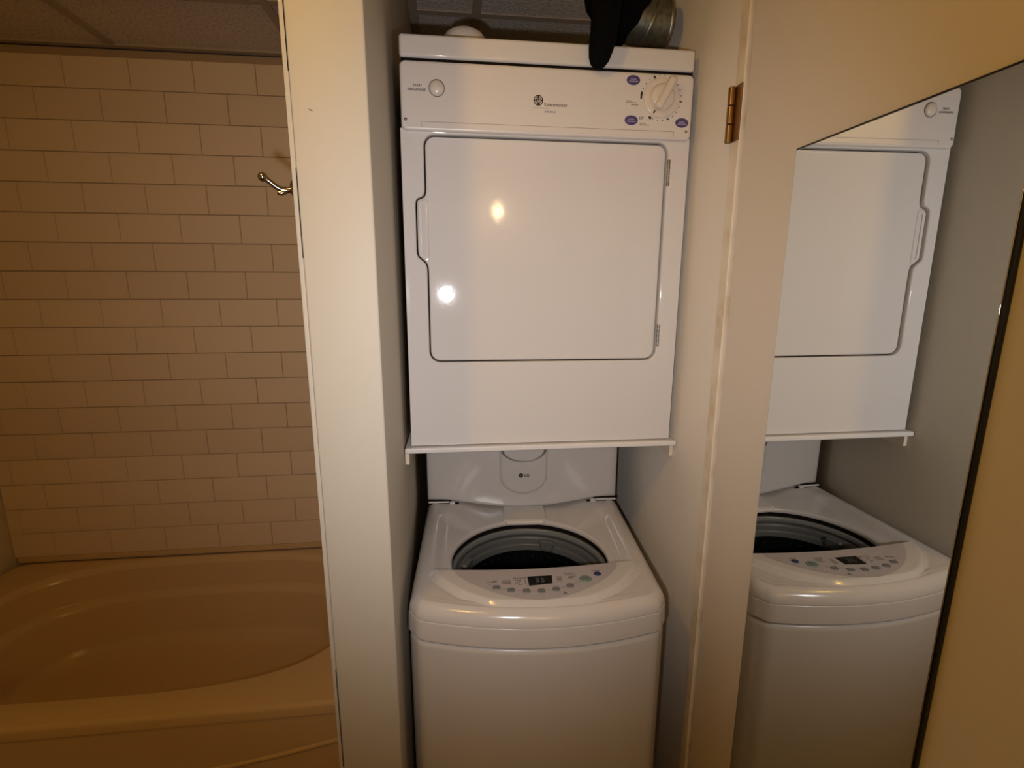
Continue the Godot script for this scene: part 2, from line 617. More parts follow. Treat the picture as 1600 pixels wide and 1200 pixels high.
func robe_hook() -> void:
	var t := thing("robe_hook", "small chrome robe hook with a ball tip on the partition's tub side", "hook", Vector3(-0.4348, F + 0.503, 0.256))
	var m := M.new()
	m.xf = Transform3D(Basis(Vector3(0, 0, 1), PI / 2), Vector3.ZERO)
	m.lathe([Vector2(0, 0.006), Vector2(0.010, 0.0055), Vector2(0.013, 0.003), Vector2(0.0135, 0.0), Vector2(0, 0.0)], 20)
	put(m, "base_plate", K.chrome, t)
	m = M.new()
	m.tube([Vector3(0, 0, 0), Vector3(-0.008, -0.002, 0), Vector3(-0.018, -0.003, 0.002), Vector3(-0.026, 0.001, 0.006), Vector3(-0.034, 0.008, 0.010), Vector3(-0.040, 0.012, 0.013)], [0.0055, 0.0048, 0.0045, 0.0042, 0.004, 0.0045], 12)
	put(m, "arm", K.chrome, t)
	m = M.new()
	m.tube([Vector3(-0.012, -0.003, 0.001), Vector3(-0.020, -0.007, 0.003), Vector3(-0.026, -0.007, 0.005)], [0.0035, 0.0042, 0.003], 10)
	put(m, "lower_prong", K.chrome, t)
	m = M.new()
	m.xf = Transform3D(Basis.IDENTITY, Vector3(-0.042, 0.0135, 0.014))
	m.lathe([Vector2(0, 0.0068), Vector2(0.0034, 0.0059), Vector2(0.0059, 0.0034), Vector2(0.0068, 0), Vector2(0.0059, -0.0034), Vector2(0.0034, -0.0059), Vector2(0, -0.0068)], 16)
	put(m, "ball_tip", K.chrome, t)

func closet_door() -> void:
	var d := struct(span(Vector3(0.318, 0.012, 0.1875), Vector3(0.354, 2.06, 0.95), 0.003), "door_1", K.door, "cream flush door standing open, hung on the brass hinge, with a mirror", "door")
	# butt hinge: three knuckles on the left, a leaf on the right
	var y0 := F + 0.615
	for k in 3:
		var m := M.new()
		m.xf = Transform3D(Basis.IDENTITY, Vector3(0.3062, y0 + 0.0315 * k, 0.156))
		m.lathe([Vector2(0, 0.0), Vector2(0.0052, 0.0), Vector2(0.0064, 0.001), Vector2(0.0064, 0.0295), Vector2(0.0052, 0.0305), Vector2(0, 0.0305)], 20)
		put(m, "hinge_knuckle", K.brass, d)
	var leaf := M.new()
	leaf.box(Vector3(0.3115, y0 + 0.047, 0.171), Vector3(0.0024, 0.094, 0.020), 0.0006)
	put(leaf, "hinge_leaf", K.brass, d)
	leaf = M.new()
	leaf.box(Vector3(0.3116, y0 + 0.047, 0.163), Vector3(0.0012, 0.032, 0.014), 0.0004)
	put(leaf, "hinge_leaf", K.brass, d)
	var t := thing("mirror", "tall frameless mirror on the open door, reflecting the washer", "mirror", Vector3(0.3178, 0.10, 0.345))
	put(span(Vector3(-0.0052, 0, 0), Vector3(-0.0002, 1.62, 0.33), 0.0006), "backing", K.edge, t)
	var g := M.new()
	g.box(Vector3(-0.0062, 0.81, 0.165), Vector3(0.002, 1.614, 0.324), 0.0008)
	put(g, "mirror_glass", K.mirror, t)

func shelf() -> void:
	var t := thing("shelf", "white shelf board between the closet walls carrying the dryer", "shelf", Vector3(0, F, 0))
	t.rotation.z = -0.004
	put(bx(Vector3(0, -0.0068, -0.28), Vector3(0.632, 0.0128, 0.588), 0.004, 2), "board", K.board, t)
	for s in [-1.0, 1.0]:
		# bracket: cleat with a slanting lower edge, screwed to the wall
		var m := M.new()
		m.xf = Transform3D(Basis(Vector3.UP, -PI / 2), Vector3(s * 0.3125, -0.0135, 0))
		m.slab(PackedVector2Array([Vector2(-0.004, 0), Vector2(-0.004, -0.030), Vector2(-0.012, -0.034), Vector2(-0.11, -0.026), Vector2(-0.40, -0.026), Vector2(-0.40, 0)]), [[0.0005, -0.0045], [0, -0.004], [0, 0.004], [0.0005, 0.0045]])
		put(m, "bracket", K.wall, t)
		put(bx(Vector3(s * 0.305, -0.0155, -0.2), Vector3(0.018, 0.0038, 0.38), 0.001), "bracket_flange", K.wall, t)

# ---------------------------------------------------------------- the dryer
func dryer() -> void:
	var t := thing("dryer", "white front loading tumble dryer with control dial, up on the shelf", "dryer", Vector3(0, F, 0))
	t.rotation.z = -0.004
	put(bx(Vector3(0, 0.3955, -0.27), Vector3(0.603, 0.79, 0.50), 0.004), "cabinet", K.enamel, t)
	put(bx(Vector3(0, 0.8105, -0.258), Vector3(0.597, 0.041, 0.532), 0.0065, 4), "top", K.enamel, t)
	put(bx(Vector3(0, 0.787, -0.010), Vector3(0.592, 0.008, 0.024), 0.001), "top_seam", K.gap, t)
	# door opening outline (x, y), with the grip notch on the left
	var o := PackedVector2Array()
	for k in 7:
		var a := PI / 2 * k / 6
		o.append(Vector2(0.257 - 0.022 + 0.022 * cos(a), 0.655 - 0.022 + 0.022 * sin(a)))
	for k in 7:
		var a := PI / 2 + PI / 2 * k / 6
		o.append(Vector2(-0.257 + 0.022 + 0.022 * cos(a), 0.655 - 0.022 + 0.022 * sin(a)))
	for p in [[-0.2572, 0.551], [-0.2578, 0.545], [-0.2600, 0.5385], [-0.2645, 0.5355], [-0.2700, 0.5335], [-0.2745, 0.5300], [-0.2762, 0.5245], [-0.2768, 0.516], [-0.2770, 0.43], [-0.2765, 0.4215], [-0.2745, 0.4160], [-0.2700, 0.4115], [-0.2640, 0.4065], [-0.2590, 0.4010], [-0.2565, 0.3935], [-0.2560, 0.385]]:
		o.append(Vector2(p[0], p[1]))
	for k in 7:
		var a := PI + PI / 2 * k / 6
		o.append(Vector2(-0.256 + 0.024 + 0.024 * cos(a), 0.191 + 0.024 + 0.024 * sin(a)))
	for k in 7:
		var a := PI * 1.5 + PI / 2 * k / 6
		o.append(Vector2(0.257 - 0.024 + 0.024 * cos(a), 0.191 + 0.024 + 0.024 * sin(a)))
	# densify long edges
	var q := PackedVector2Array()
	for j in o.size():
		var a := o[j]
		var b := o[(j + 1) % o.size()]
		var cnt := maxi(1, int(a.distance_to(b) / 0.03))
		for k in cnt:
			q.append(a.lerp(b, float(k) / cnt))
	var c := Vector2(0, 0.42)
	var outer := PackedVector2Array([Vector2(-0.3015, 0.002), Vector2(0.3015, 0.002), Vector2(0.3015, 0.664), Vector2(-0.3015, 0.664)])
	var m := M.new()
	var r_out := PackedVector3Array()
	var r_lip := []
	for l in [[0.0035, 0.0], [0.0018, -0.0004], [0.0005, -0.0016], [0.0, -0.0034]]:
		r_lip.append(PackedVector3Array())
	var r_in := PackedVector3Array()
	var nrm := []
	for j in q.size():
		var e := (q[(j + 1) % q.size()] - q[(j + q.size() - 1) % q.size()]).normalized()
		nrm.append(Vector2(e.y, -e.x))
	for j in q.size():
		var d := (q[j] - c).normalized()
		var h := c + d * reach(outer, c, d)
		r_out.append(Vector3(h.x, h.y, 0.0))
		var prof := [[0.0035, 0.0], [0.0018, -0.0004], [0.0005, -0.0016], [0.0, -0.0034]]
		for k in 4:
			var w: Vector2 = q[j] + nrm[j] * prof[k][0]
			r_lip[k].append(Vector3(w.x, w.y, prof[k][1]))
		r_in.append(Vector3(q[j].x, q[j].y, -0.0170))
	for corner in outer:
		var near := 0
		for j in q.size():
			if Vector2(r_out[j].x, r_out[j].y).distance_to(corner) < Vector2(r_out[near].x, r_out[near].y).distance_to(corner):
				near = j
		r_out[near] = Vector3(corner.x, corner.y, 0.0)
	m.grid([r_out, r_lip[0]], true, Vector3(0, 0, 1))
	m.grid(r_lip + [r_in], true, Vector3(0, 0, 1))
	# rounded outer corners where the front turns into the sides
	for s in [-1.0, 1.0]:
		m.grid([PackedVector3Array([Vector3(s * 0.3015, 0.002, 0), Vector3(s * 0.3015, 0.664, 0)]), PackedVector3Array([Vector3(s * 0.3025, 0.002, -0.003), Vector3(s * 0.3025, 0.664, -0.003)]), PackedVector3Array([Vector3(s * 0.3025, 0.002, -0.03), Vector3(s * 0.3025, 0.664, -0.03)])], false, Vector3(s, 0, 0.1))
	m.grid([PackedVector3Array([Vector3(-0.3015, 0.002, 0), Vector3(0.3015, 0.002, 0)]), PackedVector3Array([Vector3(-0.3015, 0.002, -0.02), Vector3(0.3015, 0.002, -0.02)])], false, Vector3(0, -1, 0))
	put(m, "front_panel", K.enamel, t)
	m = M.new()
	m.slab(q, [[-0.002, -0.0195], [-0.002, -0.0165]])
	put(m, "door_gasket", K.gap, t)
	m = M.new()
	m.slab(q, [[0.0026, -0.0164], [0.0026, -0.0106], [0.0034, -0.0092], [0.0052, -0.0082], [0.0075, -0.0080]])
	var dr := put(m, "door", K.enamel, t)
	# grip: raised lip on the notch
	m = M.new()
	m.slab(soften(PackedVector2Array([Vector2(-0.2728, 0.5245), Vector2(-0.2510, 0.5345), Vector2(-0.2510, 0.400), Vector2(-0.2728, 0.4185)]), 0.004), [[0.0, -0.0085], [0.0006, -0.0064], [0.0028, -0.0052], [0.008, -0.0066]])
	put(m, "grip", K.enamel, dr)
	for y in [[0.569, 0.623], [0.223, 0.274]]:
		m = M.new()
		for k in 5:
			var a: float = lerpf(y[0], y[1], k / 5.0)
			var b: float = lerpf(y[0], y[1], (k + 1) / 5.0) - 0.0012
			var sub := M.new()
			m.xf = Transform3D(Basis.IDENTITY, Vector3(0.2592, a, -0.0012))
			m.lathe([Vector2(0, 0), Vector2(0.0030, 0), Vector2(0.0034, 0.0006), Vector2(0.0034, b - a - 0.0006), Vector2(0.0030, b - a), Vector2(0, b - a)], 10)
		put(m, "door_hinge", K.steel, t)
	# fascia with the controls
	m = M.new()
	m.slab(rrect(-0.2985, 0.6585, 0.2985, 0.7835, 0.011, 6), [[0.0, -0.01], [0.0, 0.0060], [0.0012, 0.0086], [0.0035, 0.0098], [0.006, 0.0100]])
	var fa := put(m, "control_panel", K.fascia, t)
	m = M.new()
	m.slab(rrect(-0.2585, 0.6635, 0.2600, 0.6735, 0.001, 2), [[0.0, 0.0095], [0.0, 0.0103], [0.0006, 0.0107]])
	put(m, "label_strip", K.fascia, fa)
	m = M.new()
	for e in [[-0.2585, 0.6742, 0.2600, 0.6747], [-0.2592, 0.6635, -0.2587, 0.6745], [0.2602, 0.6635, 0.2607, 0.6745]]:
		m.slab(rrect(e[0], e[1], e[2], e[3], 0.0002, 1), [[0.0, 0.0098], [0.0, 0.0103]])
	put(m, "strip_outline", K.midgrey, fa)
	for p in [[-0.2898, 0.6774], [0.2872, 0.6751]]:
		m = M.new()
		m.xf = Transform3D(Basis(Vector3.RIGHT, PI / 2), Vector3(p[0], p[1], 0.0098))
		m.lathe([Vector2(0, 0.0016), Vector2(0.0020, 0.0012), Vector2(0.0030, 0.0004), Vector2(0.0032, 0.0)], 14)
		put(m, "screw", K.steel, fa)
	# start button
	m = M.new()
	m.xf = Transform3D(Basis(Vector3.RIGHT, PI / 2), Vector3(-0.2277, 0.7357, 0.0098))
	m.lathe([Vector2(0.0158, 0.0), Vector2(0.0158, 0.0008), Vector2(0.0146, 0.0010), Vector2(0.0146, 0.0)], 32)
	put(m, "button_ring", K.softink, fa)
	m = M.new()
	m.xf = Transform3D(Basis(Vector3.RIGHT, PI / 2), Vector3(-0.2277, 0.7360, 0.0098))
	m.lathe([Vector2(0, 0.0072), Vector2(0.0055, 0.0068), Vector2(0.0100, 0.0056), Vector2(0.0128, 0.0036), Vector2(0.0138, 0.001), Vector2(0.0138, -0.001)], 32)
	put(m, "start_button", K.knob, fa)
	text("START", 0.0044, Vector3(-0.2648, 0.7392, 0.0100), K.ink, fa, "printed_text", Basis.IDENTITY, true)
	text("DEMARRAGE", 0.0044, Vector3(-0.2666, 0.7318, 0.0100), K.ink, fa, "printed_text", Basis.IDENTITY, true)
	# round badge and wordmark
	m = M.new()
	m.slab(oval(Vector2(-0.0262, 0.7222), 0.0098, 0.0098, 30), [[0.0, 0.0099], [0.0, 0.0103]])
	var bd := put(m, "badge", K.ink, fa)
	m = M.new()
	for k in 4:
		var a := TAU * (k + 0.5) / 4
		var arc := []
		var ra := []
		for i in 7:
			var b := a + (i - 3) * 0.19
			arc.append(Vector3(-0.0262 + 0.0074 * cos(b), 0.7222 + 0.0074 * sin(b), 0.0104))
			ra.append(0.0005 + 0.0004 * (1.0 - absf(i - 3) / 3.0))
		m.tube(arc, ra, 6)
	put(m, "badge_swirl", K.fascia, bd)
	text("GE", 0.0082, Vector3(-0.0262, 0.7222, 0.0104), K.fascia, bd, "badge_letters", Basis(Vector3(0, 0, 1), 0.12))
	text("Spacemaker", 0.0060, Vector3(0.0093, 0.7150, 0.0100), K.softink, fa, "printed_text", Basis.IDENTITY, true)
	m = M.new()
	m.slab(rrect(-0.0364, 0.7080, -0.0038, 0.7085, 0.0002, 1), [[0.0, 0.0098], [0.0, 0.0102]])
	put(m, "printed_line", K.softink, fa)
	text("Advance", 0.0045, Vector3(-0.0022, 0.7022, 0.0100), K.violet, fa, "printed_text")
	# violet oval stickers, each with two short rows of small pale print
	for s in [[0.1685, 0.7680], [0.1680, 0.6928], [0.2768, 0.6918]]:
		m = M.new()
		m.slab(oval(Vector2(s[0], s[1]), 0.0142, 0.0093, 30), [[0.0, 0.0099], [0.0, 0.0102], [0.0005, 0.0105]])
		var st := put(m, "sticker", K.violet, fa)
		m = M.new()
		for r in 2:
			var y: float = s[1] + 0.0016 - 0.0040 * r
			var x: float = s[0] - (0.0058 if r == 0 else 0.0090)
			for k in (5 if r == 0 else 8):
				m.slab(rrect(x, y - 0.0012, x + 0.0017, y + 0.0012, 0.0003, 1), [[0.0, 0.0104], [0.0, 0.0107]])
				x += 0.0024
		put(m, "sticker_print", K.lilac, st).set_meta("kind", "stuff")
	# dial: scale marks, skirt, hub and pointer bar
	var dc := Vector2(0.2293, 0.7372)
	m = M.new()
	for k in 24:
		var deg := 90.0 - 15.0 * k - 7.0
		var a := deg_to_rad(deg)
		if deg_to_rad(deg) < deg_to_rad(-112.0) and deg > -175.0:
			continue
		var rr := 0.0425
		var p := dc + Vector2(cos(a), sin(a)) * rr
		var sz := 0.0017 if k % 4 == 2 else 0.0011
		m.slab(rrect(p.x - sz * (1.5 if k % 4 == 2 else 1.0), p.y - sz, p.x + sz * (1.5 if k % 4 == 2 else 1.0), p.y + sz, 0.0004, 1), [[0.0, 0.0098], [0.0, 0.0102]])
	put(m, "dial_scale", K.softink, fa).set_meta("kind", "stuff")
	for b in [[110.0, 116.0, 0.0392, 0.0425], [166.0, 184.0, 0.0408, 0.0445], [236.0, 244.0, 0.0412, 0.0462]]:
		var poly := PackedVector2Array()
		for k in 5:
			var a := deg_to_rad(lerpf(b[0], b[1], k / 4.0))
			poly.append(dc + Vector2(cos(a), sin(a)) * b[2])
		for k in 5:
			var a := deg_to_rad(lerpf(b[1], b[0], k / 4.0))
			poly.append(dc + Vector2(cos(a), sin(a)) * b[3])
		m = M.new()
		m.slab(poly, [[0.0, 0.0098], [0.0, 0.0103]])
		put(m, "dial_mark", K.ink, fa)
	# rows of tiny print beside the dial
	m = M.new()
	for l in [[0.1560, 0.7292, 5], [0.1560, 0.7262, 9], [0.1665, 0.7222, 6], [0.1850, 0.6995, 4], [0.1850, 0.6962, 3], [0.1845, 0.6878, 6], [0.1845, 0.6848, 9]]:
		for k in l[2]:
			var x: float = l[0] + 0.0025 * k
			m.slab(rrect(x, l[1] - 0.0008, x + 0.0018, l[1] + 0.0008, 0.0002, 1), [[0.0, 0.0098], [0.0, 0.0102]])
	put(m, "small_print", K.softink, fa).set_meta("kind", "stuff")
	m = M.new()
	m.xf = Transform3D(Basis(Vector3.RIGHT, PI / 2), Vector3(dc.x, dc.y, 0.0102))
	m.lathe([Vector2(0.0, 0.0050), Vector2(0.024, 0.0050), Vector2(0.0345, 0.0046), Vector2(0.0372, 0.0036), Vector2(0.0380, 0.0018), Vector2(0.0380, -0.001)], 48)
	var dl := put(m, "dial", K.knob, fa)
	m = M.new()
	m.xf = Transform3D(Basis(Vector3.RIGHT, PI / 2), Vector3(dc.x, dc.y, 0.0102))
	m.lathe([Vector2(0, 0.0160), Vector2(0.0150, 0.0155), Vector2(0.0215, 0.0140), Vector2(0.0245, 0.0110), Vector2(0.0262, 0.0050)], 40)
	put(m, "dial_hub", K.knob, dl)
	m = M.new()
	var ang := atan2(0.054, 0.0294)
	m.xf = Transform3D(Basis(Vector3(0, 0, 1), ang), Vector3(dc.x, dc.y, 0.0248))
	m.box(Vector3(0.004, 0, 0.002), Vector3(0.066, 0.0165, 0.022), 0.007, 4)
	put(m, "dial_bar", K.knob, dl)
	m = M.new()
	m.xf = Transform3D(Basis(Vector3(0, 0, 1), ang), Vector3(dc.x, dc.y, 0.0153))
	m.box(Vector3(-0.0318, 0, 0), Vector3(0.0060, 0.0030, 0.0008), 0.0002)
	put(m, "pointer_mark", K.ink, dl)

# ---------------------------------------------------------------- on top of the dryer
func dryer_clutter() -> void:
	var top := F + 0.831
	# white cap
	var m := M.new()
	m.lathe([Vector2(0, 0.0580), Vector2(0.018, 0.0570), Vector2(0.032, 0.0538), Vector2(0.0415, 0.0475), Vector2(0.0465, 0.0380), Vector2(0.0485, 0.027), Vector2(0.0490, 0.004), Vector2(0.0475, 0.0), Vector2(0, 0.0)], 40)
	var cap := put(m, "plastic_cap", K.plastic)
	cap.position = Vector3(-0.1665, top + 0.0005, -0.105)
	tag(cap, "white domed plastic cap lying on top of the dryer", "cap")
	# galvanised elbow that runs from the wall on the right and bends up behind the cloth
	var t := thing("duct_elbow", "galvanised metal vent elbow above the dryer's right end", "duct", Vector3(0.219, top, -0.12))
	var R := 0.0505
	var pts := [Vector3(0.061, 0.098, 0), Vector3(0.024, 0.0995, 0), Vector3(-0.006, 0.107, 0), Vector3(-0.034, 0.125, 0.0), Vector3(-0.058, 0.168, 0.0), Vector3(-0.064, 0.24, 0.0)]
	var dirs := [Vector3(-1, 0, 0), Vector3(-0.93, 0.36, 0), Vector3(-0.84, 0.54, 0), Vector3(-0.55, 0.83, 0), Vector3(-0.25, 0.97, 0), Vector3(0, 1, 0)]
	var ring := func(i: int, r: float, slide := 0.0) -> PackedVector3Array:
		var d: Vector3 = dirs[i].normalized()
		var u := Vector3(0, 0, 1)
		var w := d.cross(u)
		var row := PackedVector3Array()
		for k in 40:
			var a := TAU * k / 40
			row.append(pts[i] + d * slide + (u * cos(a) + w * sin(a)) * r)
		return row
	for i in 5:
		m = M.new()
		m.grid([ring.call(i, R), ring.call(i + 1, R)], true)
		put(m, "gore", K.zinc, t)
		if i == 1 or i == 2:
			m = M.new()
			m.grid([ring.call(i, R, -0.005), ring.call(i, R + 0.002, -0.0035), ring.call(i, R + 0.0025, 0.0), ring.call(i, R + 0.002, 0.0035), ring.call(i, R, 0.005)], true)
			put(m, "crimped_seam", K.zinc, t)
	m = M.new()
	m.grid([ring.call(0, R - 0.001, 0.004), ring.call(0, R + 0.0028, 0.003), ring.call(0, R + 0.0028, -0.003), ring.call(0, R - 0.001, -0.004)], true)
	put(m, "end_rim", K.steel, t)
	# black cloth: wrapped round the elbow, its tail hanging over the dryer's front edge
	var b := thing("black_cloth", "black fabric wrapped round the vent elbow, tail hanging over the dryer's edge", "cloth", Vector3(0, top, 0))
	m = M.new()
	m.tube([Vector3(0.140, 0.155, -0.055), Vector3(0.125, 0.118, -0.020), Vector3(0.110, 0.082, 0.012), Vector3(0.105, 0.058, 0.026), Vector3(0.1015, 0.030, 0.035), Vector3(0.0985, 0.002, 0.037), Vector3(0.0945, -0.022, 0.034), Vector3(0.0925, -0.038, 0.030), Vector3(0.0910, -0.048, 0.027), Vector3(0.0905, -0.0535, 0.026)], [Vector2(0.024, 0.022), Vector2(0.029, 0.022), Vector2(0.0305, 0.022), Vector2(0.0295, 0.021), Vector2(0.0275, 0.020), Vector2(0.0262, 0.019), Vector2(0.0238, 0.017), Vector2(0.0200, 0.014), Vector2(0.0140, 0.010), Vector2(0.0060, 0.005)], 24, Vector3.RIGHT)
	put(m, "tail", K.black, b)
	# wrap round the upper gores
	var o := Vector3(0.219, 0, -0.12)
	m = M.new()
	var rows := []
	var wp := [[2, -0.006, 0.0036], [2, -0.005, 0.009], [2, 0.004, 0.0125], [3, -0.016, 0.014], [3, 0.004, 0.0125], [4, -0.02, 0.015], [4, 0.012, 0.013], [5, -0.02, 0.011], [5, 0.0, 0.003]]
	for w in wp:
		var row: PackedVector3Array = ring.call(w[0], R + w[2], w[1])
		for k in row.size():
			row[k] += o + Vector3(0.002 * sin(k * 0.9), 0.0015 * cos(k * 1.3), 0.0015 * sin(k * 0.7 + w[2] * 300.0))
		rows.append(row)
	for k in [5, 4, 3, 2]:                    # lining of the wrap, just clear of the pipe
		var row: PackedVector3Array = ring.call(k, R + 0.0035)
		for j in row.size():
			row[j] += o
		rows.append(row)
	rows.append(rows[0])
	m.grid(rows, true)
	put(m, "wrap", K.black, b)

# ---------------------------------------------------------------- the washer
var W_out := PackedVector2Array()     # outline in plan, (x, z)

func front_z(p: PackedVector2Array, x: float) -> float:
	var best := -1.0
	for j in p.size():
		var a := p[j]
		var b := p[(j + 1) % p.size()]
		if (a.x - x) * (b.x - x) <= 0.0 and absf(a.x - b.x) > 1e-9:
			best = maxf(best, lerpf(a.y, b.y, (x - a.x) / (b.x - a.x)))
	return best

func sstep(a: float, b: float, x: float) -> float:
	var t := clampf((x - a) / (b - a), 0.0, 1.0)
	return t * t * (3.0 - 2.0 * t)

func panel_arc(x: float) -> float:
	return 0.150 + 0.114 * pow(maxf(0.0, 1.0 - pow(absf(x) / 0.178, 1.7)), 0.75)

func groove_arc(x: float) -> float:
	return 0.146 + 0.138 * pow(maxf(0.0, 1.0 - pow(absf(x) / 0.226, 2.3)), 0.8)

func console_back(x: float) -> float:
	return 0.1565 - 0.32 * x * x - 0.035 * x

func console_h(x: float, z: float, zf: float) -> float:
	var inside := sstep(-0.003, 0.010, groove_arc(x) - z)
	var dish := -0.0022 * exp(-pow((groove_arc(x) - z - 0.001) / 0.006, 2.0))
	var fade := sstep(0.0, 0.010, zf - z) * sstep(0.0, 0.016, 0.236 - absf(x))
	return F - 0.2442 + (0.0085 * inside + 1.4 * dish) * fade

func washer() -> void:
	var t := thing("washing_machine", "white top loading washer with its lid open, below the dryer", "washing machine", Vector3(WC.x, 0, WC.y))
	t.rotation.y = deg_to_rad(-3.3)
	var p := PackedVector2Array([Vector2(-0.274, -0.26), Vector2(0.274, -0.26)])
	for k in 25:
		var x := 0.261 - 0.522 * k / 24.0
		p.append(Vector2(x, 0.297 - 0.044 * pow(absf(x) / 0.262, 2.0)))
	W_out = soften(p, 0.034)
	var H := Vector2(-0.003, 0.0525)
	var seg := 168
	var dirs := []
	for k in seg:
		dirs.append(Vector2(cos(TAU * k / seg), sin(TAU * k / seg)))
	var cached := {}
	var ring := func(d: float, y: float, least := 0.0) -> PackedVector3Array:
		if not cached.has(d):
			var poly := inset(W_out, d)
			var rr := PackedFloat32Array()
			for k in seg:
				rr.append(reach(poly, H, dirs[k]))
			cached[d] = rr
		var row := PackedVector3Array()
		for k in seg:
			var r: float = maxf(cached[d][k], least)
			row.append(Vector3(H.x + dirs[k].x * r, y, H.y + dirs[k].y * r))
		return row
	var circ := func(r: float, y: float) -> PackedVector3Array:
		var row := PackedVector3Array()
		for k in seg:
			row.append(Vector3(H.x + dirs[k].x * r, y, H.y + dirs[k].y * r))
		return row
	# cabinet
	var m := M.new()
	m.grid([ring.call(0.008, 0.02), ring.call(0.004, 0.06), ring.call(0.003, 0.826), ring.call(0.004, 0.8335), ring.call(0.0075, 0.8375), ring.call(0.012, 0.838)], true)
	put(m, "cabinet", K.wsteel, t)
	for s in [[-0.21, -0.2], [0.21, -0.2], [-0.2, 0.2], [0.2, 0.2]]:
		m = M.new()
		m.xf = Transform3D(Basis.IDENTITY, Vector3(s[0], 0, s[1]))
		m.lathe([Vector2(0, 0.03), Vector2(0.02, 0.03), Vector2(0.024, 0.004), Vector2(0.022, 0.0), Vector2(0, 0.0)], 16)
		put(m, "foot", K.edge, t)
	m = M.new()
	m.grid([ring.call(0.0095, 0.835), ring.call(0.0095, 0.846)], true)
	put(m, "seam", K.gap, t)
	# band under the top cover
	m = M.new()
	m.grid([ring.call(0.004, 0.8405), ring.call(0.001, 0.8425), ring.call(0.0, 0.846), ring.call(0.0015, 0.8825), ring.call(0.0030, 0.8840), ring.call(0.0045, 0.8845)], true)
	put(m, "top_band", K.wplastic, t)
	# top cover with the lid well and the round opening
	m = M.new()
	var rows := [ring.call(0.0042, 0.8840), ring.call(0.0028, 0.8850), ring.call(0.0022, 0.8866)]
	for k in range(1, 7):
		var a := PI / 2 * k / 6
		rows.append(ring.call(0.0022 + 0.026 * (1.0 - cos(a)), 0.8866 + 0.0292 * sin(a)))
	rows.append_array([ring.call(0.034, 0.9160, 0.1945), ring.call(0.040, 0.9145, 0.194), ring.call(0.047, 0.9090, 0.1935), ring.call(0.055, 0.9005, 0.193), ring.call(0.062, 0.8960, 0.1925), ring.call(0.070, 0.8945, 0.192)])
	# the rear of the well climbs to the hinge ledge
	for row in rows.slice(9):
		for k in seg:
			if row[k].z < -0.10:
				var goal := lerpf(0.8965, 0.9125, sstep(0.09, 0.20, absf(row[k].x)))
				row[k].y = lerpf(row[k].y, goal, sstep(-0.10, -0.165, row[k].z))
	rows.append_array([circ.call(0.1885, 0.8925), circ.call(0.1845, 0.8905), circ.call(0.1828, 0.8880), circ.call(0.1822, 0.8825), circ.call(0.1840, 0.879)])
	m.grid(rows, true, Vector3.UP)
	put(m, "top_cover", K.wplastic, t)
	# splash ring, balance ring and drum
	m = M.new()
	m.xf = Transform3D(Basis.IDENTITY, Vector3(H.x, 0, H.y))
	m.lathe([Vector2(0.1845, 0.881), Vector2(0.1845, 0.862), Vector2(0.183, 0.858)], 96, "in")
	put(m, "opening_gap", K.gap, t)
	m = M.new()
	m.xf = Transform3D(Basis.IDENTITY, Vector3(H.x, 0, H.y))
	m.lathe([Vector2(0.1850, 0.867), Vector2(0.1790, 0.8690), Vector2(0.1762, 0.8675), Vector2(0.1750, 0.864), Vector2(0.1750, 0.857), Vector2(0.1790, 0.855)], 96, "in")
	put(m, "splash_ring", K.ring, t)
	m = M.new()
	m.xf = Transform3D(Basis.IDENTITY, Vector3(H.x, 0, H.y))
	m.lathe([Vector2(0.1830, 0.856), Vector2(0.1820, 0.850), Vector2(0.1720, 0.8515), Vector2(0.1685, 0.850), Vector2(0.1665, 0.845), Vector2(0.1660, 0.834), Vector2(0.1625, 0.8325), Vector2(0.1610, 0.829), Vector2(0.1605, 0.816), Vector2(0.1660, 0.814)], 96, "in")
	var bal := put(m, "balance_ring", K.ringlow, t)
	# lint filter pockets on the drum wall
	for a in [-68.0, 202.0]:
		m = M.new()
		var an := deg_to_rad(a)
		m.xf = Transform3D(Basis(Vector3.UP, atan2(-cos(an), -sin(an))), Vector3(H.x + 0.166 * cos(an), 0.840, H.y + 0.166 * sin(an)))
		m.slab(PackedVector2Array([Vector2(-0.015, -0.020), Vector2(0.013, -0.020), Vector2(0.021, 0.002), Vector2(0.016, 0.008), Vector2(-0.019, 0.008), Vector2(-0.024, 0.002)]), [[0.0, -0.004], [0.0, 0.009], [0.003, 0.012]], false, true)
		put(m, "lint_filter", K.ringlow, t)
	m = M.new()
	m.xf = Transform3D(Basis.IDENTITY, Vector3(H.x, 0, H.y))
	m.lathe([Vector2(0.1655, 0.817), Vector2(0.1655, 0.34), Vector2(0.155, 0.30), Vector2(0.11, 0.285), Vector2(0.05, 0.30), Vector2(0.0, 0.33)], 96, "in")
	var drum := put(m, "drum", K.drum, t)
	m = M.new()
	for r in 9:
		for k in 44:
			var a := TAU * (k + 0.5 * (r % 2)) / 44
			m.xf = Transform3D(Basis(Vector3.UP, atan2(-cos(a), -sin(a))), Vector3(H.x + 0.1652 * cos(a), 0.797 - 0.026 * r, H.y + 0.1652 * sin(a)))
			m.slab(oval(Vector2.ZERO, 0.0018, 0.0018, 6), [[0.0, 0.0], [0.0004, 0.0010]], false, true)
	var holes := put(m, "drum_holes", K.dot, drum)
	holes.set_meta("kind", "stuff")
	# detergent drawer block behind the opening
	m = M.new()
	m.xf = Transform3D(Basis(Vector3.RIGHT, -PI / 2 + 0.10), Vector3(0.0, 0.8965, -0.158))
	m.slab(rrect(-0.058, -0.036, 0.058, 0.036, 0.004, 3), [[0.0, -0.012], [0.0, 0.002], [0.0012, 0.0034], [0.003, 0.004]])
	var det := put(m, "detergent_drawer", K.wplastic, t)
	m = M.new()
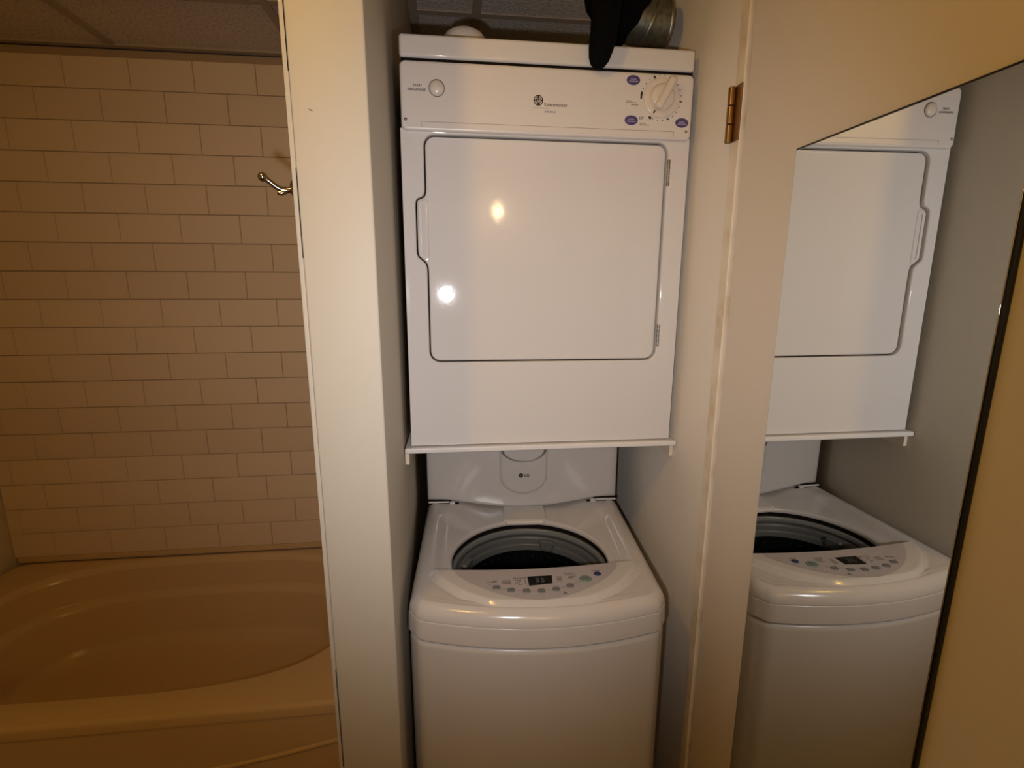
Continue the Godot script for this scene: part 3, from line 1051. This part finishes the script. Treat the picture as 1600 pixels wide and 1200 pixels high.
	m.xf = Transform3D(Basis(Vector3.RIGHT, 0.0), Vector3(0.0, 0.8905, -0.1215))
	m.box(Vector3.ZERO, Vector3(0.102, 0.010, 0.012), 0.003, 2)
	put(m, "drawer_lip", K.plastic, det)
	m = M.new()
	m.xf = Transform3D(Basis(Vector3.RIGHT, -PI / 2 + 0.10), Vector3(0.0, 0.8965, -0.158))
	m.slab(oval(Vector2(0.004, 0.006), 0.0052, 0.0028, 16), [[0.0, 0.003], [0.0008, 0.0046]])
	put(m, "drawer_mark", K.panel, det)
	# console over the front of the opening
	var N := 60
	var ins := inset(W_out, 0.0225)
	var grid_rows := []
	var backrow := PackedVector3Array()
	var V := 26
	for i in V + 1:
		grid_rows.append(PackedVector3Array())
	for j in N + 1:
		var x := -0.236 + 0.472 * j / N
		var zf := front_z(ins, x)
		var zb := console_back(x)
		for i in V + 1:
			var z := lerpf(zb, zf, float(i) / V)
			grid_rows[i].append(Vector3(x, console_h(x, z, zf), z))
	m = M.new()
	m.grid(grid_rows, false, Vector3.UP)
	# rear face of the console, rolled over and falling to the well
	var rear := [PackedVector3Array(), PackedVector3Array(), PackedVector3Array()]
	for j in N + 1:
		var q: Vector3 = grid_rows[0][j]
		rear[0].append(q)
		rear[1].append(q + Vector3(0, -0.002, -0.0012))
		rear[2].append(Vector3(q.x, 0.884, q.z - 0.0012))
	m.grid(rear, false, Vector3(0, 0, -1))
	for e in [0, N]:
		var sd := [PackedVector3Array(), PackedVector3Array()]
		for i in V + 1:
			var q: Vector3 = grid_rows[i][e]
			sd[0].append(q)
			sd[1].append(q + Vector3(0, -0.003, 0))
		m.grid(sd, false, Vector3(-1 if e == 0 else 1, 0, 0))
	var con := put(m, "console", K.wplastic, t)
	var surf := func(x: float, z: float, up: float) -> Vector3:
		return Vector3(x, console_h(x, z, front_z(ins, x)) + up, z)
	# grey printed control panel, lens shaped
	m = M.new()
	var pr := []
	for i in 15:
		pr.append(PackedVector3Array())
	for j in 57:
		var x := -0.1765 + 0.353 * j / 56.0
		var zb := console_back(x) + 0.0015
		var za := maxf(panel_arc(x), zb + 0.0004)
		for i in 15:
			pr[i].append(surf.call(x, lerpf(zb, za, i / 14.0), 0.0006))
	m.grid(pr, false, Vector3.UP)
	var cp := put(m, "control_panel", K.panel, con)
	# flat print and keys on that panel: shapes laid in (x, z)
	var lay := func(poly: PackedVector2Array, z0: float, z1: float, mm: M, chamfer := 0.0002) -> void:
		var c := Vector2.ZERO
		for q in poly:
			c += q / poly.size()
		var y: float = surf.call(c.x, c.y, 0.0).y
		var s: float = (surf.call(c.x, c.y + 0.005, 0.0).y - surf.call(c.x, c.y - 0.005, 0.0).y) / 0.01
		mm.xf = Transform3D(Basis(Vector3.RIGHT, -PI / 2 - atan(s)), Vector3(c.x, y, c.y))
		var loc := PackedVector2Array()
		for q in poly:
			loc.append(Vector2(q.x - c.x, -(q.y - c.y)))
		mm.slab(loc, [[0.0, z0], [0.0, z1 - chamfer], [chamfer, z1]], false, true)
		mm.xf = Transform3D.IDENTITY
	m = M.new()
	lay.call(PackedVector2Array([Vector2(-0.0205, 0.1875), Vector2(0.0312, 0.1855), Vector2(0.0290, 0.2125), Vector2(-0.0192, 0.2185)]), 0.0, 0.0018, m)
	var lcd := put(m, "display", K.lcd, cp)
	# seven-segment digits
	m = M.new()
	for dgt in [[-0.0015, [1, 1, 1, 1, 0, 0, 1]], [0.0098, [1, 0, 1, 1, 1, 1, 1]]]:
		var x0: float = dgt[0]
		var segs := [[0.0, -0.0062, 0.0056, 0.0011], [0.0028, -0.0031, 0.0011, 0.0056], [0.0028, 0.0031, 0.0011, 0.0056], [0.0, 0.0062, 0.0056, 0.0011], [-0.0028, 0.0031, 0.0011, 0.0056], [-0.0028, -0.0031, 0.0011, 0.0056], [0.0, 0.0, 0.0056, 0.0011]]
		for k in 7:
			if dgt[1][k]:
				var s = segs[k]
				var cx: float = x0 + s[0]
				var cz: float = 0.2015 + s[1]
				lay.call(PackedVector2Array([Vector2(cx - s[2] / 2, cz - s[3] / 2), Vector2(cx + s[2] / 2, cz - s[3] / 2), Vector2(cx + s[2] / 2, cz + s[3] / 2), Vector2(cx - s[2] / 2, cz + s[3] / 2)]), 0.0017, 0.0022, m, 0.0001)
	put(m, "display_digits", K.segment, lcd)
	var keys := [[-0.085, 0.2215], [-0.056, 0.2315], [-0.0258, 0.2355], [0.0037, 0.2368], [0.0338, 0.2325], [0.0635, 0.2225]]
	var prev := Vector2(-0.1115, 0.2030)
	m = M.new()
	for k in keys + [[0.099, 0.2010]]:
		var q := Vector2(k[0], k[1])
		var dd := (q - prev).normalized()
		var nn := Vector2(-dd.y, dd.x) * 0.0006
		var a := prev + dd * 0.008
		var b := q - dd * 0.0085
		lay.call(PackedVector2Array([a + nn, b + nn, b - nn, a - nn]), 0.0, 0.0010, m)
		prev = q
	put(m, "printed_line", K.midgrey, cp)
	for k in keys:
		m = M.new()
		lay.call(rrect(k[0] - 0.0075, k[1] - 0.0066, k[0] + 0.0075, k[1] + 0.0066, 0.0046, 4), 0.0, 0.0022, m, 0.0005)
		var key := put(m, "button", K.grey, cp)
	m = M.new()
	lay.call(oval(Vector2(0.0990, 0.2005), 0.0128, 0.0112, 28), 0.0, 0.0022, m, 0.0006)
	var gb := put(m, "start_button", K.green, cp)
	m = M.new()
	lay.call(oval(Vector2(0.0990, 0.2005), 0.0078, 0.0068, 24), 0.0020, 0.0028, m, 0.0004)
	put(m, "button_cap", K.grey, gb)
	m = M.new()
	lay.call(oval(Vector2(0.1275, 0.1838), 0.0078, 0.0068, 24), 0.0, 0.0022, m, 0.0006)
	put(m, "power_button", K.blue, cp)
	m = M.new()
	lay.call(PackedVector2Array([Vector2(0.0450, 0.2485), Vector2(0.0545, 0.2475), Vector2(0.0492, 0.2400)]), 0.0, 0.0010, m)
	put(m, "warning_triangle", K.grey, cp)
	# rows of tiny print, too small to read in the photograph
	m = M.new()
	for l in [[-0.104, 0.2030, 4], [-0.073, 0.1985, 5], [-0.073, 0.2035, 5], [-0.073, 0.2085, 5], [-0.050, 0.1905, 8], [-0.047, 0.1975, 4], [-0.041, 0.2025, 2], [-0.047, 0.2075, 3], [-0.040, 0.2130, 2], [0.040, 0.1900, 3], [0.040, 0.1950, 3], [0.040, 0.2000, 3], [0.040, 0.2050, 3], [0.058, 0.1795, 6], [0.062, 0.1850, 5], [0.066, 0.1900, 4], [0.064, 0.1950, 3], [0.117, 0.1720, 5]]:
		for k in l[2]:
			var x: float = l[0] + 0.0036 * k
			lay.call(rrect(x, l[1] - 0.0013, x + 0.0026, l[1] + 0.0013, 0.0004, 1), 0.0, 0.0009, m, 0.0001)
	for l in [[-0.0265, 0.1935], [-0.0265, 0.1990], [-0.0262, 0.2045], [-0.0255, 0.2105], [0.0805, 0.1780], [0.0800, 0.1870]]:
		lay.call(oval(Vector2(l[0], l[1]), 0.0013, 0.0013, 10), 0.0, 0.0011, m, 0.0002)
	put(m, "small_print", K.softink, cp).set_meta("kind", "stuff")
	m = M.new()
	lay.call(oval(Vector2(-0.0880, 0.2000), 0.0050, 0.0042, 18), 0.0, 0.0009, m)
	put(m, "printed_dial", K.midgrey, cp)
	# folded lid standing open behind the opening
	var bow := func(x: float) -> float:
		return 0.023 * (1.0 - pow(x / 0.272, 2.0))
	var cols := [[-0.272, -0.036], [-0.272, -0.012], [-0.2705, -0.006], [-0.266, -0.0025], [-0.258, -0.0006]]
	for k in 27:
		cols.append([-0.247 + 0.494 * k / 26.0, 0.0])
	for k in 5:
		cols.append([-cols[4 - k][0], cols[4 - k][1]])
	var lr := []
	for pf in [[0, 0.0, -0.036], [0, 0.0, -0.010], [0, 0.0012, -0.005], [0, 0.0045, -0.0018], [0, 0.012, 0.0], [0, 0.05, 0.0], [0, 0.10, 0.0], [0, 0.15, 0.0], [1, -0.012, 0.0], [1, -0.004, -0.002], [1, 0.0, -0.010], [1, 0.0, -0.036]]:
		var row := PackedVector3Array()
		for cc in cols:
			var yb := 0.8960 + 0.0195 * sstep(0.0, 0.235, absf(cc[0]))
			row.append(Vector3(cc[0], (yb if pf[0] == 0 else 1.122) + pf[1], -0.216 + bow.call(cc[0]) + minf(pf[2], cc[1])))
		lr.append(row)
	m = M.new()
	m.grid(lr, false, Vector3(0, 0, 1))
	m.grid([PackedVector3Array([Vector3(-0.272, 0.9155, -0.252), Vector3(0.272, 0.9155, -0.252)]), PackedVector3Array([Vector3(-0.272, 1.122, -0.252), Vector3(0.272, 1.122, -0.252)])], false, Vector3(0, 0, -1))
	var lid := put(m, "lid", K.wplastic, t)
	# tongue with the maker's mark and the dished grip
	var up := PackedVector2Array()
	up.append(Vector2(0.063, 1.116))
	up.append(Vector2(-0.063, 1.116))
	for k in 17:
		var a := PI + PI * k / 16.0
		up.append(Vector2(0.063 * cos(a), 0.995 + 0.052 * sin(a)))
	m = M.new()
	m.slab(up, [[-0.004, -0.1943], [0.0, -0.1893], [0.004, -0.1873], [0.008, -0.1868]], false)
	put(m, "lid_tongue", K.wplastic, lid)
	m = M.new()
	var dish := []
	for k in 5:
		var f := 1.0 - k / 4.0
		var row := PackedVector3Array()
		for j in 40:
			row.append(Vector3(0.061 * f * cos(TAU * j / 40), 1.074 + 0.036 * f * sin(TAU * j / 40), -0.1860 - 0.006 * (1.0 - f * f)))
		dish.append(row)
	m.grid(dish, true, Vector3(0, 0, 1))
	var rimrow := [PackedVector3Array(), PackedVector3Array()]
	for j in 40:
		rimrow[0].append(Vector3(0.0635 * cos(TAU * j / 40), 1.074 + 0.0385 * sin(TAU * j / 40), -0.1873))
		rimrow[1].append(dish[0][j])
	m.grid(rimrow, true)
	put(m, "grip_recess", K.grey, lid)
	m = M.new()
	m.slab(oval(Vector2(-0.0075, 0.9975), 0.0064, 0.0064, 24), [[0.0, -0.1870], [0.0, -0.1862]])
	var mk := put(m, "badge", K.ink, lid)
	m = M.new()
	m.tube([Vector3(-0.0085, 1.0000, -0.1860), Vector3(-0.0085, 0.9958, -0.1860), Vector3(-0.0060, 0.9956, -0.1860)], [0.0005, 0.0005, 0.0005], 6)
	put(m, "badge_face", K.midgrey, mk)
	text("LG", 0.0088, Vector3(0.0085, 0.9975, -0.1864), K.ink, lid, "badge_letters", Basis.IDENTITY, true)
	# hinge pieces either side
	for s in [-1.0, 1.0]:
		m = M.new()
		m.box(Vector3(s * 0.238, 0.9152, -0.2045), Vector3(0.058, 0.0045, 0.008), 0.0015, 2)
		put(m, "hinge_bar", K.plastic, t)
		put(bx(Vector3(s * 0.236, 0.9188, -0.2085), Vector3(0.066, 0.0034, 0.006), 0.0008), "hinge_slot", K.gap, t)
		put(bx(Vector3(s * 0.236, 0.9122, -0.2030), Vector3(0.064, 0.0034, 0.010), 0.0008), "hinge_slot", K.gap, t)
		m = M.new()
		m.xf = Transform3D(Basis(Vector3(0, 0, 1), PI / 2), Vector3(s * 0.200, 0.9140, -0.199))
		m.lathe([Vector2(0, -0.008), Vector2(0.005, -0.007), Vector2(0.006, 0.0), Vector2(0.005, 0.007), Vector2(0, 0.008)], 16)
		put(m, "hinge_pin", K.wplastic, t)
		put(bx(Vector3(s * 0.187, 0.9135, -0.199), Vector3(0.010, 0.004, 0.006), 0.001), "hinge_slot", K.gap, t)

# ---------------------------------------------------------------- lamp behind the camera
func lamp(at: Vector3) -> void:
	var t := thing("wall_lamp", "warm globe lamp on the wall opposite the closet, mirrored in the dryer door", "lamp", at)
	var m := M.new()
	m.xf = Transform3D(Basis(Vector3.RIGHT, -PI / 2), Vector3(0, -0.02, 0.148))
	m.lathe([Vector2(0, 0.02), Vector2(0.045, 0.018), Vector2(0.055, 0.008), Vector2(0.056, 0.0), Vector2(0, 0.0)], 28)
	put(m, "back_plate", K.chrome, t)
	m = M.new()
	m.tube([Vector3(0, -0.02, 0.14), Vector3(0, -0.035, 0.07), Vector3(0, -0.085, 0.02), Vector3(0, -0.07, 0.0)], [0.007, 0.007, 0.007, 0.012], 12)
	put(m, "arm", K.chrome, t)
	var glow := pbr(Color(1, 0.9, 0.75), 0.4)
	glow.emission_enabled = true
	glow.emission = SCONCE_COLOR
	glow.emission_energy_multiplier = 24.0
	m = M.new()
	var prof := []
	for k in 13:
		var a := PI * k / 12 - PI / 2
		prof.append(Vector2(0.034 * cos(a), 0.066 * sin(a)))
	m.lathe(prof, 28)
	put(m, "globe", glow, t)
	var l := OmniLight3D.new()
	l.name = "bulb"
	l.light_color = SCONCE_COLOR
	l.light_energy = SCONCE_ENERGY
	l.light_size = 0.03
	l.omni_range = 9.0
	l.omni_attenuation = 2.0
	l.shadow_enabled = true
	t.add_child(l)

func ceiling_lamp(at: Vector3) -> void:
	var t := thing("ceiling_lamp", "round warm ceiling lamp above the bathroom floor in front of the partition", "lamp", at)
	var m := M.new()
	m.lathe([Vector2(0, -0.002), Vector2(0.095, -0.002), Vector2(0.105, -0.010), Vector2(0.105, -0.018), Vector2(0.088, -0.022)], 36)
	put(m, "trim_ring", K.plastic, t)
	var glow := pbr(Color(1, 0.9, 0.75), 0.4)
	glow.emission_enabled = true
	glow.emission = CEIL_COLOR
	glow.emission_energy_multiplier = 2.0
	m = M.new()
	m.lathe([Vector2(0.088, -0.020), Vector2(0.080, -0.032), Vector2(0.055, -0.042), Vector2(0, -0.046)], 36, Vector3.DOWN)
	put(m, "diffuser", glow, t)
	var l := OmniLight3D.new()
	l.name = "bulb"
	l.position = Vector3(0, -0.11, 0)
	l.light_color = CEIL_COLOR
	l.light_energy = CEIL_ENERGY
	l.light_size = 0.05
	l.omni_range = 9.0
	l.omni_attenuation = 2.0
	l.shadow_enabled = true
	t.add_child(l)
